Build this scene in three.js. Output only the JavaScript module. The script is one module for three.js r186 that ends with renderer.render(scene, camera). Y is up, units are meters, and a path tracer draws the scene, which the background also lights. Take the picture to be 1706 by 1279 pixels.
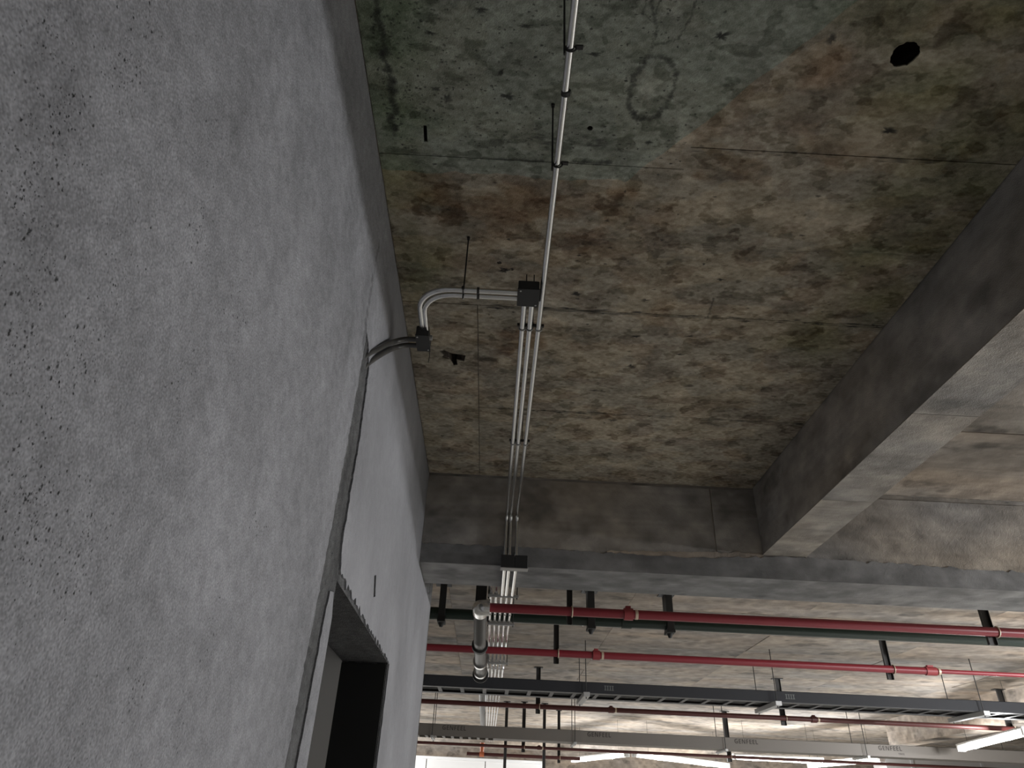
import * as THREE from 'three';
import { RoundedBoxGeometry } from 'three/addons/geometries/RoundedBoxGeometry.js';
import { mergeGeometries } from 'three/addons/utils/BufferGeometryUtils.js';
import { FontLoader } from 'three/addons/loaders/FontLoader.js';
import { TextGeometry } from 'three/addons/geometries/TextGeometry.js';

// ------------------------------------------------------------------ camera, exposure
const scene = new THREE.Scene();
scene.background = new THREE.Color(0x000000);
const camera = new THREE.PerspectiveCamera(2 * Math.atan(639.5 / 1171.4) * 180 / Math.PI, 1706 / 1279, 0.05, 100);
camera.position.set(0, 1.6, 0);
camera.rotation.set(0.5538, -0.0104, 0.0456, 'YXZ');      // held up at the ceiling, rolled a little
scene.add(camera);
const renderer = new THREE.WebGLRenderer({ antialias: true });
renderer.toneMapping = THREE.LinearToneMapping;
renderer.toneMappingExposure = 0.97;
renderer.shadowMap.enabled = true;
// strength of one lamp, candela for each of its two light points (the lamps themselves are built below)
const LAMP = 16;
const LAMP_COLOR = new THREE.Color().setRGB(0.985, 0.995, 1.0);

// ------------------------------------------------------------------ small helpers
function rng(seed) { let a = seed >>> 0; return () => { a = (a + 0x6D2B79F5) | 0; let t = Math.imul(a ^ (a >>> 15), 1 | a); t = (t + Math.imul(t ^ (t >>> 7), 61 | t)) ^ t; return ((t ^ (t >>> 14)) >>> 0) / 4294967296; }; }
const PERM = new Uint16Array(512); { const r = rng(7); const p = [...Array(256).keys()]; for (let i = 255; i > 0; i--) { const j = Math.floor(r() * (i + 1)); [p[i], p[j]] = [p[j], p[i]]; } for (let i = 0; i < 512; i++) PERM[i] = p[i & 255]; }
function vn(x, y, per = 256, seed = 0) {
  const xi = Math.floor(x), yi = Math.floor(y), fx = x - xi, fy = y - yi;
  const sx = fx * fx * (3 - 2 * fx), sy = fy * fy * (3 - 2 * fy);
  const x0 = ((xi % per) + per) % per, x1 = (x0 + 1) % per, y0 = ((yi % per) + per) % per, y1 = (y0 + 1) % per;
  const h = (a, b) => PERM[PERM[(a + seed) & 255] + ((b + seed * 5) & 255)] / 255;
  const a = h(x0, y0), b = h(x1, y0), c = h(x0, y1), d = h(x1, y1);
  return a + (b - a) * sx + (c - a) * sy + (a - b - c + d) * sx * sy;
}
function fbm(x, y, oct = 4, per = 256) { let s = 0, a = 0.5, n = 0; for (let i = 0; i < oct; i++) { s += a * vn(x + i * 17.3 * (per === 256 ? 1 : 0), y + i * 9.1 * (per === 256 ? 1 : 0), per); n += a; a *= 0.5; x *= 2; y *= 2; if (per !== 256) per *= 2; if (per > 256) per = 256; } return s / n; }
const clamp = (v, a = 0, b = 1) => Math.min(b, Math.max(a, v));
const sstep = (a, b, v) => { const t = clamp((v - a) / (b - a)); return t * t * (3 - 2 * t); };
function tex(w, h, fn, srgb = true) {      // fn(u, v) gives [r, g, b] in 0..255 or one number
  const d = new Uint8Array(w * h * 4);
  for (let j = 0; j < h; j++) for (let i = 0; i < w; i++) {
    const c = fn((i + 0.5) / w, (j + 0.5) / h, i, j), k = (j * w + i) * 4;
    if (typeof c === 'number') { d[k] = d[k + 1] = d[k + 2] = clamp(c, 0, 255); } else { d[k] = clamp(c[0], 0, 255); d[k + 1] = clamp(c[1], 0, 255); d[k + 2] = clamp(c[2], 0, 255); }
    d[k + 3] = 255;
  }
  const t = new THREE.DataTexture(d, w, h, THREE.RGBAFormat);
  t.magFilter = THREE.LinearFilter; t.minFilter = THREE.LinearMipmapLinearFilter; t.generateMipmaps = true;
  t.wrapS = t.wrapT = THREE.RepeatWrapping; if (srgb) t.colorSpace = THREE.SRGBColorSpace; t.needsUpdate = true;
  return t;
}
class Field {                              // a sheet of numbers in metres, on which marks are stamped
  constructor(w, h, u0, v0, uw, vh) { Object.assign(this, { w, h, u0, v0, uw, vh }); this.d = new Float32Array(w * h); }
  stamp(u, v, ru, rv, s, soft = 0.5, seed = 0, rough = 0.35) {
    const { w, h } = this, cx = (u - this.u0) / this.uw * w, cy = (v - this.v0) / this.vh * h, rx = ru / this.uw * w, ry = rv / this.vh * h, R = 1.5;
    for (let j = Math.max(0, Math.floor(cy - ry * R)); j <= Math.min(h - 1, cy + ry * R); j++) for (let i = Math.max(0, Math.floor(cx - rx * R)); i <= Math.min(w - 1, cx + rx * R); i++) {
      const dx = (i - cx) / rx, dy = (j - cy) / ry, a = Math.atan2(dy, dx);
      const rr = Math.hypot(dx, dy) / (1 + rough * (2 * vn(2.2 * Math.cos(a) + seed * 3.7 + 40, 2.2 * Math.sin(a) + seed * 1.9 + 40) - 1));
      const m = 1 - sstep(1 - soft, 1.0, rr); if (m > 0) this.d[j * w + i] = Math.max(this.d[j * w + i], m * s);
    }
  }
  line(pts, r, s, seed = 1) {
    for (let k = 0; k + 1 < pts.length; k++) { const [a, b] = [pts[k], pts[k + 1]], L = Math.hypot(b[0] - a[0], b[1] - a[1]), n = Math.max(2, Math.ceil(L / (r * 0.6)));
      for (let i = 0; i < n; i++) { const t = i / n, q = vn(seed + k * 7 + t * 9, 3.3) - 0.5, q2 = vn(seed + 50 + k * 5 + t * 14, 8.8); this.stamp(a[0] + (b[0] - a[0]) * t + q * r * 1.6, a[1] + (b[1] - a[1]) * t + q * r * 1.2, r * (0.5 + q2), r * (0.5 + q2), s * (0.5 + 0.6 * q2), 0.8, i + k * 13); } }
  }
  at(i, j) { return this.d[j * this.w + i]; }
}
const names = {};
function numbered(n) { names[n] = (names[n] ?? -1) + 1; return names[n] ? `${n}_${String(names[n]).padStart(3, '0')}` : n; }
function thing(name, label, category, pos = [0, 0, 0], group) {
  const o = new THREE.Group(); o.name = numbered(name); o.position.set(...pos); o.userData = { label, category }; if (group) o.userData.group = group; scene.add(o); return o;
}
function shadow(m) { m.castShadow = true; m.receiveShadow = true; return m; }
function part(name, geo, mat, parent) {    // geo in world metres; it is moved into the parent's frame
  const g = Array.isArray(geo) ? mergeGeometries(geo.map(q => q.index ? q.toNonIndexed() : q)) : geo;
  const m = shadow(new THREE.Mesh(g, mat)); m.name = name;
  if (parent) { const p = new THREE.Vector3(); let q = parent; while (q) { p.add(q.position); q = q.parent; } g.translate(-p.x, -p.y, -p.z); parent.add(m); } else scene.add(m);
  return m;
}
function structure(name, label) { const o = new THREE.Group(); o.name = numbered(name); o.userData = { kind: 'structure', label }; scene.add(o); return o; }
function box(x0, x1, y0, y1, z0, z1, bev = 0) {
  const w = x1 - x0, h = y1 - y0, d = Math.abs(z1 - z0);
  const g = bev ? new RoundedBoxGeometry(w, h, d, 2, bev) : new THREE.BoxGeometry(w, h, d);
  g.translate((x0 + x1) / 2, (y0 + y1) / 2, (z0 + z1) / 2); return g;
}
function cyl(a, b, r, n = 14, r2 = r) {
  const A = new THREE.Vector3(...a), B = new THREE.Vector3(...b), L = A.distanceTo(B);
  const g = new THREE.CylinderGeometry(r2, r, L, n); g.translate(0, L / 2, 0);
  g.applyQuaternion(new THREE.Quaternion().setFromUnitVectors(new THREE.Vector3(0, 1, 0), B.clone().sub(A).normalize())); g.translate(A.x, A.y, A.z); return g;
}
function ring(c, axis, R, r, n = 18) { const g = new THREE.TorusGeometry(R, r, 6, n); g.applyQuaternion(new THREE.Quaternion().setFromUnitVectors(new THREE.Vector3(0, 0, 1), new THREE.Vector3(...axis).normalize())); g.translate(...c); return g; }
function fillet(pts, R) {                  // corners of a run of straight pieces turned into bends
  const P = pts.map(p => new THREE.Vector3(...p)), out = [P[0]];
  for (let i = 1; i + 1 < P.length; i++) {
    const a = P[i - 1].clone().sub(P[i]), b = P[i + 1].clone().sub(P[i]), la = a.length(), lb = b.length(); a.normalize(); b.normalize();
    const ang = a.angleTo(b), t = Math.min(R / Math.tan(ang / 2), la * 0.48, lb * 0.48), r = t * Math.tan(ang / 2);
    const s = P[i].clone().addScaledVector(a, t), e = P[i].clone().addScaledVector(b, t), bis = a.clone().add(b).normalize(), C = P[i].clone().addScaledVector(bis, r / Math.sin(ang / 2));
    const u = s.clone().sub(C), v = e.clone().sub(C), sw = u.angleTo(v), n = 10;
    for (let k = 0; k <= n; k++) { const f = k / n, q = u.clone().multiplyScalar(Math.sin((1 - f) * sw) / Math.sin(sw)).addScaledVector(v, Math.sin(f * sw) / Math.sin(sw)); out.push(C.clone().add(q)); }
  }
  out.push(P[P.length - 1]); return out;
}
function sweep(P, r, n = 14) {             // round tube along a list of points
  const pos = [], nor = [], uv = [], idx = []; let N = null, len = 0;
  for (let i = 0; i < P.length; i++) {
    const T = P[Math.min(i + 1, P.length - 1)].clone().sub(P[Math.max(i - 1, 0)]).normalize();
    if (!N) { N = new THREE.Vector3(0, 1, 0); if (Math.abs(T.y) > 0.9) N.set(1, 0, 0); }
    N.addScaledVector(T, -N.dot(T)).normalize(); const B = T.clone().cross(N); if (i) len += P[i].distanceTo(P[i - 1]);
    for (let k = 0; k <= n; k++) { const a = k / n * Math.PI * 2, d = N.clone().multiplyScalar(Math.cos(a)).addScaledVector(B, Math.sin(a)); pos.push(P[i].x + d.x * r, P[i].y + d.y * r, P[i].z + d.z * r); nor.push(d.x, d.y, d.z); uv.push(len, k / n * r * 6.28); }
  }
  for (let i = 0; i + 1 < P.length; i++) for (let k = 0; k < n; k++) { const a = i * (n + 1) + k, b = a + n + 1; idx.push(a, a + 1, b, b, a + 1, b + 1); }
  for (const e of [0, P.length - 1]) { const c = pos.length / 3; const T = e ? P[e].clone().sub(P[e - 1]).normalize() : P[0].clone().sub(P[1]).normalize(); pos.push(P[e].x, P[e].y, P[e].z); nor.push(T.x, T.y, T.z); uv.push(0, 0);
    for (let k = 0; k <= n; k++) { const s = (e * (n + 1) + k) * 3; pos.push(pos[s], pos[s + 1], pos[s + 2]); nor.push(T.x, T.y, T.z); uv.push(0, 0); }
    for (let k = 0; k < n; k++) e ? idx.push(c, c + 1 + k, c + 2 + k) : idx.push(c, c + 2 + k, c + 1 + k); }
  const g = new THREE.BufferGeometry(); g.setAttribute('position', new THREE.Float32BufferAttribute(pos, 3)); g.setAttribute('normal', new THREE.Float32BufferAttribute(nor, 3)); g.setAttribute('uv', new THREE.Float32BufferAttribute(uv, 2)); g.setIndex(idx); return g;
}
function rag(pts, step, amp, seed) {       // broken edge along a polyline
  const r = rng(seed), out = [];
  for (let i = 0; i + 1 < pts.length; i++) { const [a, b] = [pts[i], pts[i + 1]], L = Math.hypot(b[0] - a[0], b[1] - a[1]), n = Math.max(1, Math.round(L / step)), nx = -(b[1] - a[1]) / L, ny = (b[0] - a[0]) / L;
    for (let k = 0; k < n; k++) { const q = k ? (r() - 0.5) * 2 * amp * (r() > 0.85 ? 2.2 : 1) : 0; out.push([a[0] + (b[0] - a[0]) * k / n + nx * q, a[1] + (b[1] - a[1]) * k / n + ny * q]); } }
  out.push(pts[pts.length - 1]); return out;
}
function shapeOf(pts, holes = []) { const s = new THREE.Shape(pts.map(p => new THREE.Vector2(...p))); for (const h of holes) s.holes.push(new THREE.Path(h.map(p => new THREE.Vector2(...p)))); return s; }
function slabX(shape, x0, x1) {            // outline in (-z, y), thickness from x0 to x1
  const g = new THREE.ExtrudeGeometry(shape, { depth: x1 - x0, bevelEnabled: false, curveSegments: 24 });
  g.applyMatrix4(new THREE.Matrix4().set(0, 0, 1, x0, 0, 1, 0, 0, -1, 0, 0, 0, 0, 0, 0, 1)); return g;
}
function slabY(shape, y0, y1) {            // outline in (x, -z), thickness from y0 up to y1
  const g = new THREE.ExtrudeGeometry(shape, { depth: y1 - y0, bevelEnabled: false, curveSegments: 28 });
  g.applyMatrix4(new THREE.Matrix4().set(1, 0, 0, 0, 0, 0, 1, y0, 0, -1, 0, 0, 0, 0, 0, 1)); return g;
}
function slabZ(shape, z0, z1) { const g = new THREE.ExtrudeGeometry(shape, { depth: z1 - z0, bevelEnabled: false }); g.translate(0, 0, z0); return g; }
function boxUV(g, size, du = 0, dv = 0) {  // texture laid in metres on whichever plane a face lies in
  if (g.index) g = g.toNonIndexed();
  const p = g.attributes.position, n = g.attributes.normal, uv = new Float32Array(p.count * 2);
  for (let i = 0; i < p.count; i++) { const ax = Math.abs(n.getX(i)), ay = Math.abs(n.getY(i)), az = Math.abs(n.getZ(i)); let u, v;
    if (ay >= ax && ay >= az) { u = p.getX(i); v = -p.getZ(i); } else if (ax >= az) { u = -p.getZ(i); v = p.getY(i); } else { u = p.getX(i); v = p.getY(i); }
    uv[2 * i] = u / size + du; uv[2 * i + 1] = v / size + dv; }
  g.setAttribute('uv', new THREE.BufferAttribute(uv, 2)); return g;
}
function mapUV(g, f) { if (g.index) g = g.toNonIndexed(); const p = g.attributes.position, uv = new Float32Array(p.count * 2); for (let i = 0; i < p.count; i++) { const [u, v] = f(p.getX(i), p.getY(i), p.getZ(i)); uv[2 * i] = u; uv[2 * i + 1] = v; } g.setAttribute('uv', new THREE.BufferAttribute(uv, 2)); return g; }

// ------------------------------------------------------------------ materials
const std = (o) => new THREE.MeshStandardMaterial({ roughness: 0.9, metalness: 0, ...o });
const lin = (r, g = r, b = r) => new THREE.Color().setRGB(r, g, b);
// fine relief shared by all concrete, 0.6 m a repeat
const grainBump = tex(512, 512, (u, v) => 128 + 150 * (fbm(u * 24, v * 24, 4, 24) - 0.5) + 90 * (vn(u * 200, v * 200, 200) - 0.5), false);
const bumpAt = (size) => { const t = grainBump.clone(); t.repeat.set(size / 0.6, size / 0.6); t.needsUpdate = true; return t; };
// bare board-marked concrete, 4 m a repeat
function tfbm(u, v, fu, fv, oct, seed) { let s = 0, a = 0.5, n = 0; for (let i = 0; i < oct; i++) { const k = 1 << i; s += a * vnt(u * fu * k, v * fv * k, fu * k, fv * k, seed + i * 11); n += a; a *= 0.5; } return s / n; }
function vnt(x, y, px, py, seed) {
  const xi = Math.floor(x), yi = Math.floor(y), fx = x - xi, fy = y - yi, sx = fx * fx * (3 - 2 * fx), sy = fy * fy * (3 - 2 * fy);
  const h = (a, b) => PERM[PERM[((a % px) + seed) & 255] + (((b % py) + seed * 5) & 255)] / 255;
  const a = h(xi, yi), b = h(xi + 1, yi), c = h(xi, yi + 1), d = h(xi + 1, yi + 1); return a + (b - a) * sx + (c - a) * sy + (a - b - c + d) * sx * sy;
}
const concreteTex = (seed, base, warm, dark, streak) => tex(1024, 1024, (u, v) => {
  const a = tfbm(u, v, 5, 6, 5, seed) - 0.5, b = tfbm(u, v, 4, 9, 4, seed + 31) - 0.5, c = tfbm(u, v, 36, 40, 4, seed + 60) - 0.5, s = (vnt(u * 9, v * 190, 9, 190, seed) - 0.5) * streak;
  const d = sstep(0.60, 0.78, tfbm(u, v, 14, 20, 4, seed + 5)) * dark;
  const k = 1 + a * 0.42 + c * 0.42 + s - d;
  return [(base[0] + warm[0] * b) * k, (base[1] + warm[1] * b) * k, (base[2] + warm[2] * b) * k];
});
const M = {};
M.beam = std({ map: concreteTex(3, [158, 151, 143], [24, 12, -4], 0.16, 0.07), bumpMap: bumpAt(4), bumpScale: 0.004 });
M.soffit = std({ map: concreteTex(11, [160, 149, 138], [30, 14, -4], 0.24, 0.08), bumpMap: bumpAt(4), bumpScale: 0.004 });
M.soffit2 = std({ map: concreteTex(57, [154, 144, 133], [30, 14, -6], 0.26, 0.08), bumpMap: bumpAt(4), bumpScale: 0.004 });
M.skim = std({ map: concreteTex(23, [130, 129, 129], [6, 2, 0], 0.15, 0.05), bumpMap: bumpAt(4), bumpScale: 0.002 });
M.mortar = std({ map: tex(512, 1024, (u, v) => { const s = fbm(u * 40, v * 7, 4) - 0.5, c = fbm(u * 60 + 9, v * 110, 3) - 0.5; const k = 84 * (1 + s * 0.6 + c * 0.4); return [k, k, k * 1.01]; }), bumpMap: bumpAt(2), bumpScale: 0.012 });
M.floor = std({ map: concreteTex(71, [196, 195, 190], [10, 4, -4], 0.12, 0.03), roughness: 0.6 });
M.white = std({ color: lin(0.72, 0.71, 0.70) });
M.grey = std({ color: lin(0.42) });
M.galv = std({ color: lin(0.78, 0.78, 0.77), metalness: 1.0, roughness: 0.2 });
M.galvDull = std({ color: lin(0.42, 0.42, 0.42), metalness: 0.6, roughness: 0.5 });
M.blackMetal = std({ color: lin(0.012), roughness: 0.6 });
M.darkMetal = std({ color: lin(0.028, 0.026, 0.025), roughness: 0.55, metalness: 0.2 });
M.darkConduit = std({ color: lin(0.09, 0.088, 0.085), roughness: 0.4, metalness: 0.5 });
M.boxBody = std({ color: lin(0.022), roughness: 0.65 });
M.boxLid = std({ color: lin(0.016), roughness: 0.6 });
M.plate = std({ color: lin(0.36, 0.35, 0.34), metalness: 0.4, roughness: 0.5 });
M.red = std({ color: lin(0.19, 0.015, 0.024), roughness: 0.38 });
M.redDark = std({ color: lin(0.085, 0.018, 0.016), roughness: 0.45 });
M.redFit = std({ color: lin(0.25, 0.03, 0.035), roughness: 0.45 });
M.band = std({ color: lin(0.6, 0.5, 0.38), metalness: 0.4, roughness: 0.4 });
M.green = std({ color: lin(0.006, 0.018, 0.012), roughness: 0.32 });
M.navy = std({ color: lin(0.013, 0.014, 0.018), roughness: 0.75 });
M.cable = std({ color: lin(0.01), roughness: 0.5 });
M.railGrey = std({ color: lin(0.06, 0.06, 0.064), roughness: 0.5, metalness: 0.2 });
M.trayGrey = std({ color: lin(0.15, 0.135, 0.12), roughness: 0.55, metalness: 0.1 });
M.ink = std({ color: lin(0.055, 0.048, 0.044) });
M.inkPale = std({ color: lin(0.12, 0.125, 0.125) });
M.orange = std({ color: lin(0.75, 0.22, 0.1), roughness: 0.5 });
M.lampWhite = std({ color: lin(0.8), roughness: 0.5 });
M.glow = std({ color: lin(0.9), emissive: lin(1, 0.99, 0.86), emissiveIntensity: 3.2, roughness: 0.5 });

// ------------------------------------------------------------------ floor and outer walls
const YC = 3.7, XW = -0.519, ZB = -4.68, ZB2 = -5.16;
{ const o = structure('floor', 'grey concrete garage floor'); part('slab', boxUV(box(-9.2, 16.2, -0.2, 0, -24.2, 4.2), 4), M.floor, o); }
{ const o = structure('wall_far', 'concrete wall at the far end of the garage'); part('wall_face', boxUV(box(-9.2, 16.2, 0, YC, -24.2, -24), 4), M.soffit, o); }
{ const o = structure('wall_right', 'concrete wall on the far right of the garage'); part('wall_face', boxUV(box(16, 16.2, 0, YC, -24, 4), 4), M.grey, o); }
{ const o = structure('wall_back', 'concrete wall behind the viewer'); part('wall_face', boxUV(box(-2.4, 16.2, 0, YC, 4, 4.2), 4), M.grey, o); }
{ const o = structure('wall_west', 'concrete wall on the far left of the garage'); part('wall_face', boxUV(box(-9.2, -9, 0, YC, -24, -5.75), 4), M.grey, o); }
{ const o = structure('wall_room', 'bare walls of the dark room behind the opening');
  part('room_side', boxUV(box(-2.4, -2.2, 0, YC, -5.75, 4), 4), M.grey, o);
  part('room_end', boxUV(box(-9.2, -0.757, 0, YC, -5.95, -5.75), 4), M.grey, o);
  part('room_return', boxUV(box(-2.2, -0.757, 0, YC, -3.97, -3.79), 4), M.white, o); }

// ------------------------------------------------------------------ ceiling: slab, formwork panels with joints between them, drilled holes
{
  const o = structure('ceiling', 'bare concrete ceiling with formwork joints and stains');
  const circle = (x, u, r, n = 22, amp = 0, seed = 1) => { const q = rng(seed), a = []; for (let i = 0; i < n; i++) { const t = -i / n * Math.PI * 2, k = r * (1 + amp * (q() - 0.5)); a.push([x + Math.cos(t) * k, u + Math.sin(t) * k]); } return a; };
  const H = { core: circle(1.207, 1.301, 0.043, 26, 0.14, 5), drill: circle(0.253, 1.642, 0.0105, 12, 0.1, 2), slot: [[-0.343, 1.668], [-0.345, 1.74], [-0.332, 1.74], [-0.330, 1.668]].reverse().reverse(),
    knock: [[-0.362, 3.10], [-0.340, 3.135], [-0.352, 3.16], [-0.31, 3.175], [-0.29, 3.235], [-0.268, 3.225], [-0.272, 3.178], [-0.232, 3.19], [-0.222, 3.13], [-0.30, 3.115], [-0.335, 3.09]],
    a: circle(-0.056, 2.38, 0.011, 9, 0.3, 3), b: circle(-0.037, 2.424, 0.012, 9, 0.3, 4), c: circle(0.0, 2.42, 0.009, 9, 0.3, 6) };
  const all = Object.values(H);
  // unseen voids added above the drilled and knocked-out holes so they read dark
  const grow = (h, k) => { const cx = h.reduce((a, p) => a + p[0], 0) / h.length, cy = h.reduce((a, p) => a + p[1], 0) / h.length; return h.map(p => [cx + (p[0] - cx) * k, cy + (p[1] - cy) * k]); };
  const voids = [grow(H.core, 4), grow(H.drill, 3), grow(H.slot, 1.8), grow(H.knock, 1.9), H.a, H.b, H.c];
  part('slab', slabY(shapeOf([[-9.2, -4.2], [16.2, -4.2], [16.2, 24.2], [-9.2, 24.2]], voids), YC + 0.006, YC + 0.42), M.soffit, o);
  // stains of the near bay, u = x, v = distance ahead
  const U0 = -0.6, V0 = 0.9, UW = 2.5, VH = 3.85, TW = 2048, TH = 2048, q = rng(91);
  const dark = new Field(TW, TH, U0, V0, UW, VH), brown = new Field(512, 512, U0, V0, UW, VH), light = new Field(1024, 1024, U0, V0, UW, VH), green = new Field(256, 256, U0, V0, UW, VH);
  const spots = { dark: [[0.004, 1.275], [-0.137, 1.23], [-0.293, 1.316], [-0.252, 1.554], [-0.291, 1.516], [0.23, 1.357], [-0.045, 1.529], [-0.068, 1.439], [0.957, 1.263], [0.613, 1.273], [0.47, 1.688], [1.294, 1.585], [0.636, 2.587], [0.666, 3.153], [0.647, 2.877], [0.94, 2.411], [-0.033, 2.426], [0.308, 2.569], [0.915, 2.853], [0.893, 3.017], [0.507, 3.419], [0.663, 3.759]],
    brown: [[-0.02, 1.993], [0.411, 1.994], [0.752, 1.759], [0.956, 1.377], [0.949, 1.514], [-0.14, 2.169], [-0.334, 2.047], [0.369, 2.203], [0.725, 2.672], [0.346, 2.903], [-0.05, 2.992], [0.58, 3.692], [0.843, 4.152], [1.513, 4.556], [0.128, 2.414], [1.143, 1.678]],
    light: [[0.555, 1.587], [0.616, 1.66], [0.369, 1.949], [0.349, 2.15], [0.368, 2.195], [0.428, 1.476], [0.447, 1.206], [0.954, 1.421], [1.404, 1.634], [1.378, 2.056], [0.635, 4.088], [1.001, 3.962], [1.388, 3.838]],
    green: [[1.75, 1.2], [1.72, 1.5], [1.75, 1.8], [1.4, 1.15], [1.7, 2.1], [1.7, 2.5], [1.1, 1.15], [1.351, 1.419], [1.585, 1.649], [1.488, 1.885], [1.514, 2.189], [-0.515, 1.934], [-0.411, 2.416], [1.502, 2.801], [-0.42, 1.3], [-0.45, 1.6]] };
  spots.dark.forEach(([u, v], i) => dark.stamp(u, v, 0.012 + q() * 0.022, 0.008 + q() * 0.014, 0.5 + q() * 0.25, 0.7, i, 0.7));
  spots.brown.forEach(([u, v], i) => brown.stamp(u, v, 0.12 + q() * 0.12, 0.09 + q() * 0.1, 0.9, 0.9, i, 0.6));
  spots.light.forEach(([u, v], i) => light.stamp(u, v, (v > 3 ? 0.2 : 0.035) + q() * 0.03, (v > 3 ? 0.12 : 0.025) + q() * 0.03, v > 3 ? 0.35 : 0.6, 0.6, i, 0.7));
  spots.green.forEach(([u, v], i) => green.stamp(u, v, 0.2 + q() * 0.15, 0.2 + q() * 0.15, 0.8, 1, i, 0.4));
  for (let i = 0; i < 700; i++) { const u = -0.48 + Math.pow(q(), 1.6) * 1.1, v = 1.12 + q() * 0.66; dark.stamp(u, v, 0.002 + q() * 0.006, 0.0015 + q() * 0.004, 0.3 + q() * 0.3, 0.6, i, 0.5); }
  for (let i = 0; i < 340; i++) dark.stamp(-0.45 + q() * 2.3, 1.8 + q() * 2.8, 0.003 + q() * 0.012, 0.002 + q() * 0.007, 0.2 + q() * 0.4, 0.8, i, 0.6);
  // water marks and dirt along the joints
  dark.line([[0.366, 1.527], [0.37, 1.435], [0.404, 1.357], [0.461, 1.353], [0.508, 1.404], [0.512, 1.506], [0.48, 1.58], [0.409, 1.592], [0.366, 1.527]], 0.012, 0.5, 3);
  dark.line([[0.359, 1.14], [0.387, 1.2], [0.414, 1.265], [0.407, 1.326], [0.397, 1.368]], 0.008, 0.4, 11);
  dark.line([[0.51, 1.14], [0.506, 1.221], [0.485, 1.291], [0.415, 1.315]], 0.006, 0.4, 17); dark.line([[0.364, 1.15], [0.36, 1.211], [0.39, 1.238], [0.407, 1.16]], 0.004, 0.4, 19);
  dark.line([[-0.4, 1.79], [-0.28, 1.80]], 0.008, 0.3, 23); dark.line([[-0.14, 1.80], [0.1, 1.80]], 0.009, 0.5, 29); dark.line([[0.2, 1.795], [0.36, 1.79]], 0.012, 0.5, 31);
  for (const [v, a] of [[1.70, 0.3], [2.69, 0.6], [3.68, 0.55], [2.2, 0.22]]) for (let i = 0; i < 70; i++) dark.stamp(-0.1 + q() * 1.9, v + (q() - 0.4) * 0.03, 0.01 + q() * 0.05, 0.003 + q() * 0.008, a * (0.4 + q()), 0.9, i, 0.5);
  dark.line([[-0.46, 1.05], [-0.456, 1.22], [-0.447, 1.46], [-0.435, 1.53], [-0.46, 1.72]], 0.016, 0.62, 57);
  light.line([[-0.2, 1.872], [0.1, 1.865], [0.42, 1.862]], 0.010, 0.5, 61); light.line([[0.45, 1.80], [0.55, 1.70], [0.62, 1.62]], 0.028, 0.5, 63); light.line([[0.35, 1.93], [0.39, 1.955]], 0.014, 0.8, 65); light.line([[0.32, 2.17], [0.37, 2.19]], 0.018, 0.9, 67);
  for (const [u, v, a, b] of [[0.40, 2.0, 0.09, 0.10], [0.02, 2.02, 0.2, 0.10], [-0.3, 2.05, 0.14, 0.12], [0.76, 1.79, 0.10, 0.06], [0.30, 2.2, 0.12, 0.07], [0.05, 2.95, 0.12, 0.14]]) brown.stamp(u, v, a, b, 1.3, 0.35, u * 10 + 20, 0.7);
  dark.line([[-0.10, 2.7], [0.95, 2.7], [1.15, 2.69]], 0.006, 0.4, 41); dark.line([[0.95, 2.55], [0.96, 2.7]], 0.006, 0.35, 43);
  const nearTex = tex(TW, TH, (a, b, i, j) => {
    const x = U0 + a * UW, v = V0 + b * VH, i2 = i >> 1, j2 = j >> 1, i4 = i >> 2, j4 = j >> 2;
    const n1 = fbm(x * 2.2 + 3, v * 2.2, 5) - 0.5, n2 = fbm(x * 9 + 20, v * 13 + 5, 4) - 0.5, n3 = fbm(x * 48, v * 70, 3) - 0.5, n4 = vn(x * 300, v * 420) - 0.5;
    // the grey-green repaired area ends on a ragged edge
    const edge = 1.875 + 0.05 * (fbm(x * 9, 4.4, 4) - 0.5) + (x > 0.42 ? (x - 0.42) * -1.3 : 0);
    const rep = 1 - sstep(-0.004, 0.012, v - edge);
    const br = clamp(brown.at(i4, j4) * (0.6 + n2 * 1.6) ), gr = clamp(green.at(i >> 3, j >> 3) * (0.9 + n2));
    const pa = sstep(0.50, 0.56, fbm(x * 4.5 + 60, v * 6 + 11, 5)), pb = sstep(0.54, 0.60, fbm(x * 8 + 90, v * 10 + 70, 5)), pc = sstep(0.60, 0.66, fbm(x * 13 + 33, v * 19 + 5, 4));
    let c = rep > 0.5 ? [138, 143, 132] : [152, 144, 129];
    c = c.map((k, m) => k + br * (1 - rep * 0.7) * [-30, -37, -40][m] + gr * [-40, -32, -44][m] + n1 * 30 + n2 * (rep > 0.5 ? 30 : [66, 60, 54][m]) + n3 * 58 + n4 * 16 + pa * [10, 7, 3][m] * (1 - rep * 0.6) - pb * [17, 19, 18][m] * (1 - rep * 0.4) - pc * 28 - 2);
    const lt = light.at(i2, j2) * (0.7 + n2), dk = dark.at(i, j) * (0.85 + n3);
    return c.map((k, m) => (k + lt * [44, 42, 42][m]) * (1 - clamp(dk)));
  });
  const M_near = std({ map: nearTex, bumpMap: (() => { const t = grainBump.clone(); t.repeat.set(UW / 0.6, VH / 0.6); t.needsUpdate = true; return t; })(), bumpScale: 0.004 });
  nearTex.wrapS = nearTex.wrapT = THREE.MirroredRepeatWrapping;
  const nearUV = (g) => mapUV(g, (x, y, z) => [(x - U0) / UW, (-z - V0) / VH]);
  // near bay panels
  const G = 0.002, inside = (h, x0, x1, u0, u1) => h[0][0] > x0 && h[0][0] < x1 && h[0][1] > u0 && h[0][1] < u1;
  const rows = [[-4, -2.26], [-2.26, -1.27], [-1.27, -0.28], [-0.28, 0.71]].map(r => [XW, 1.822, ...r]);
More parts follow.
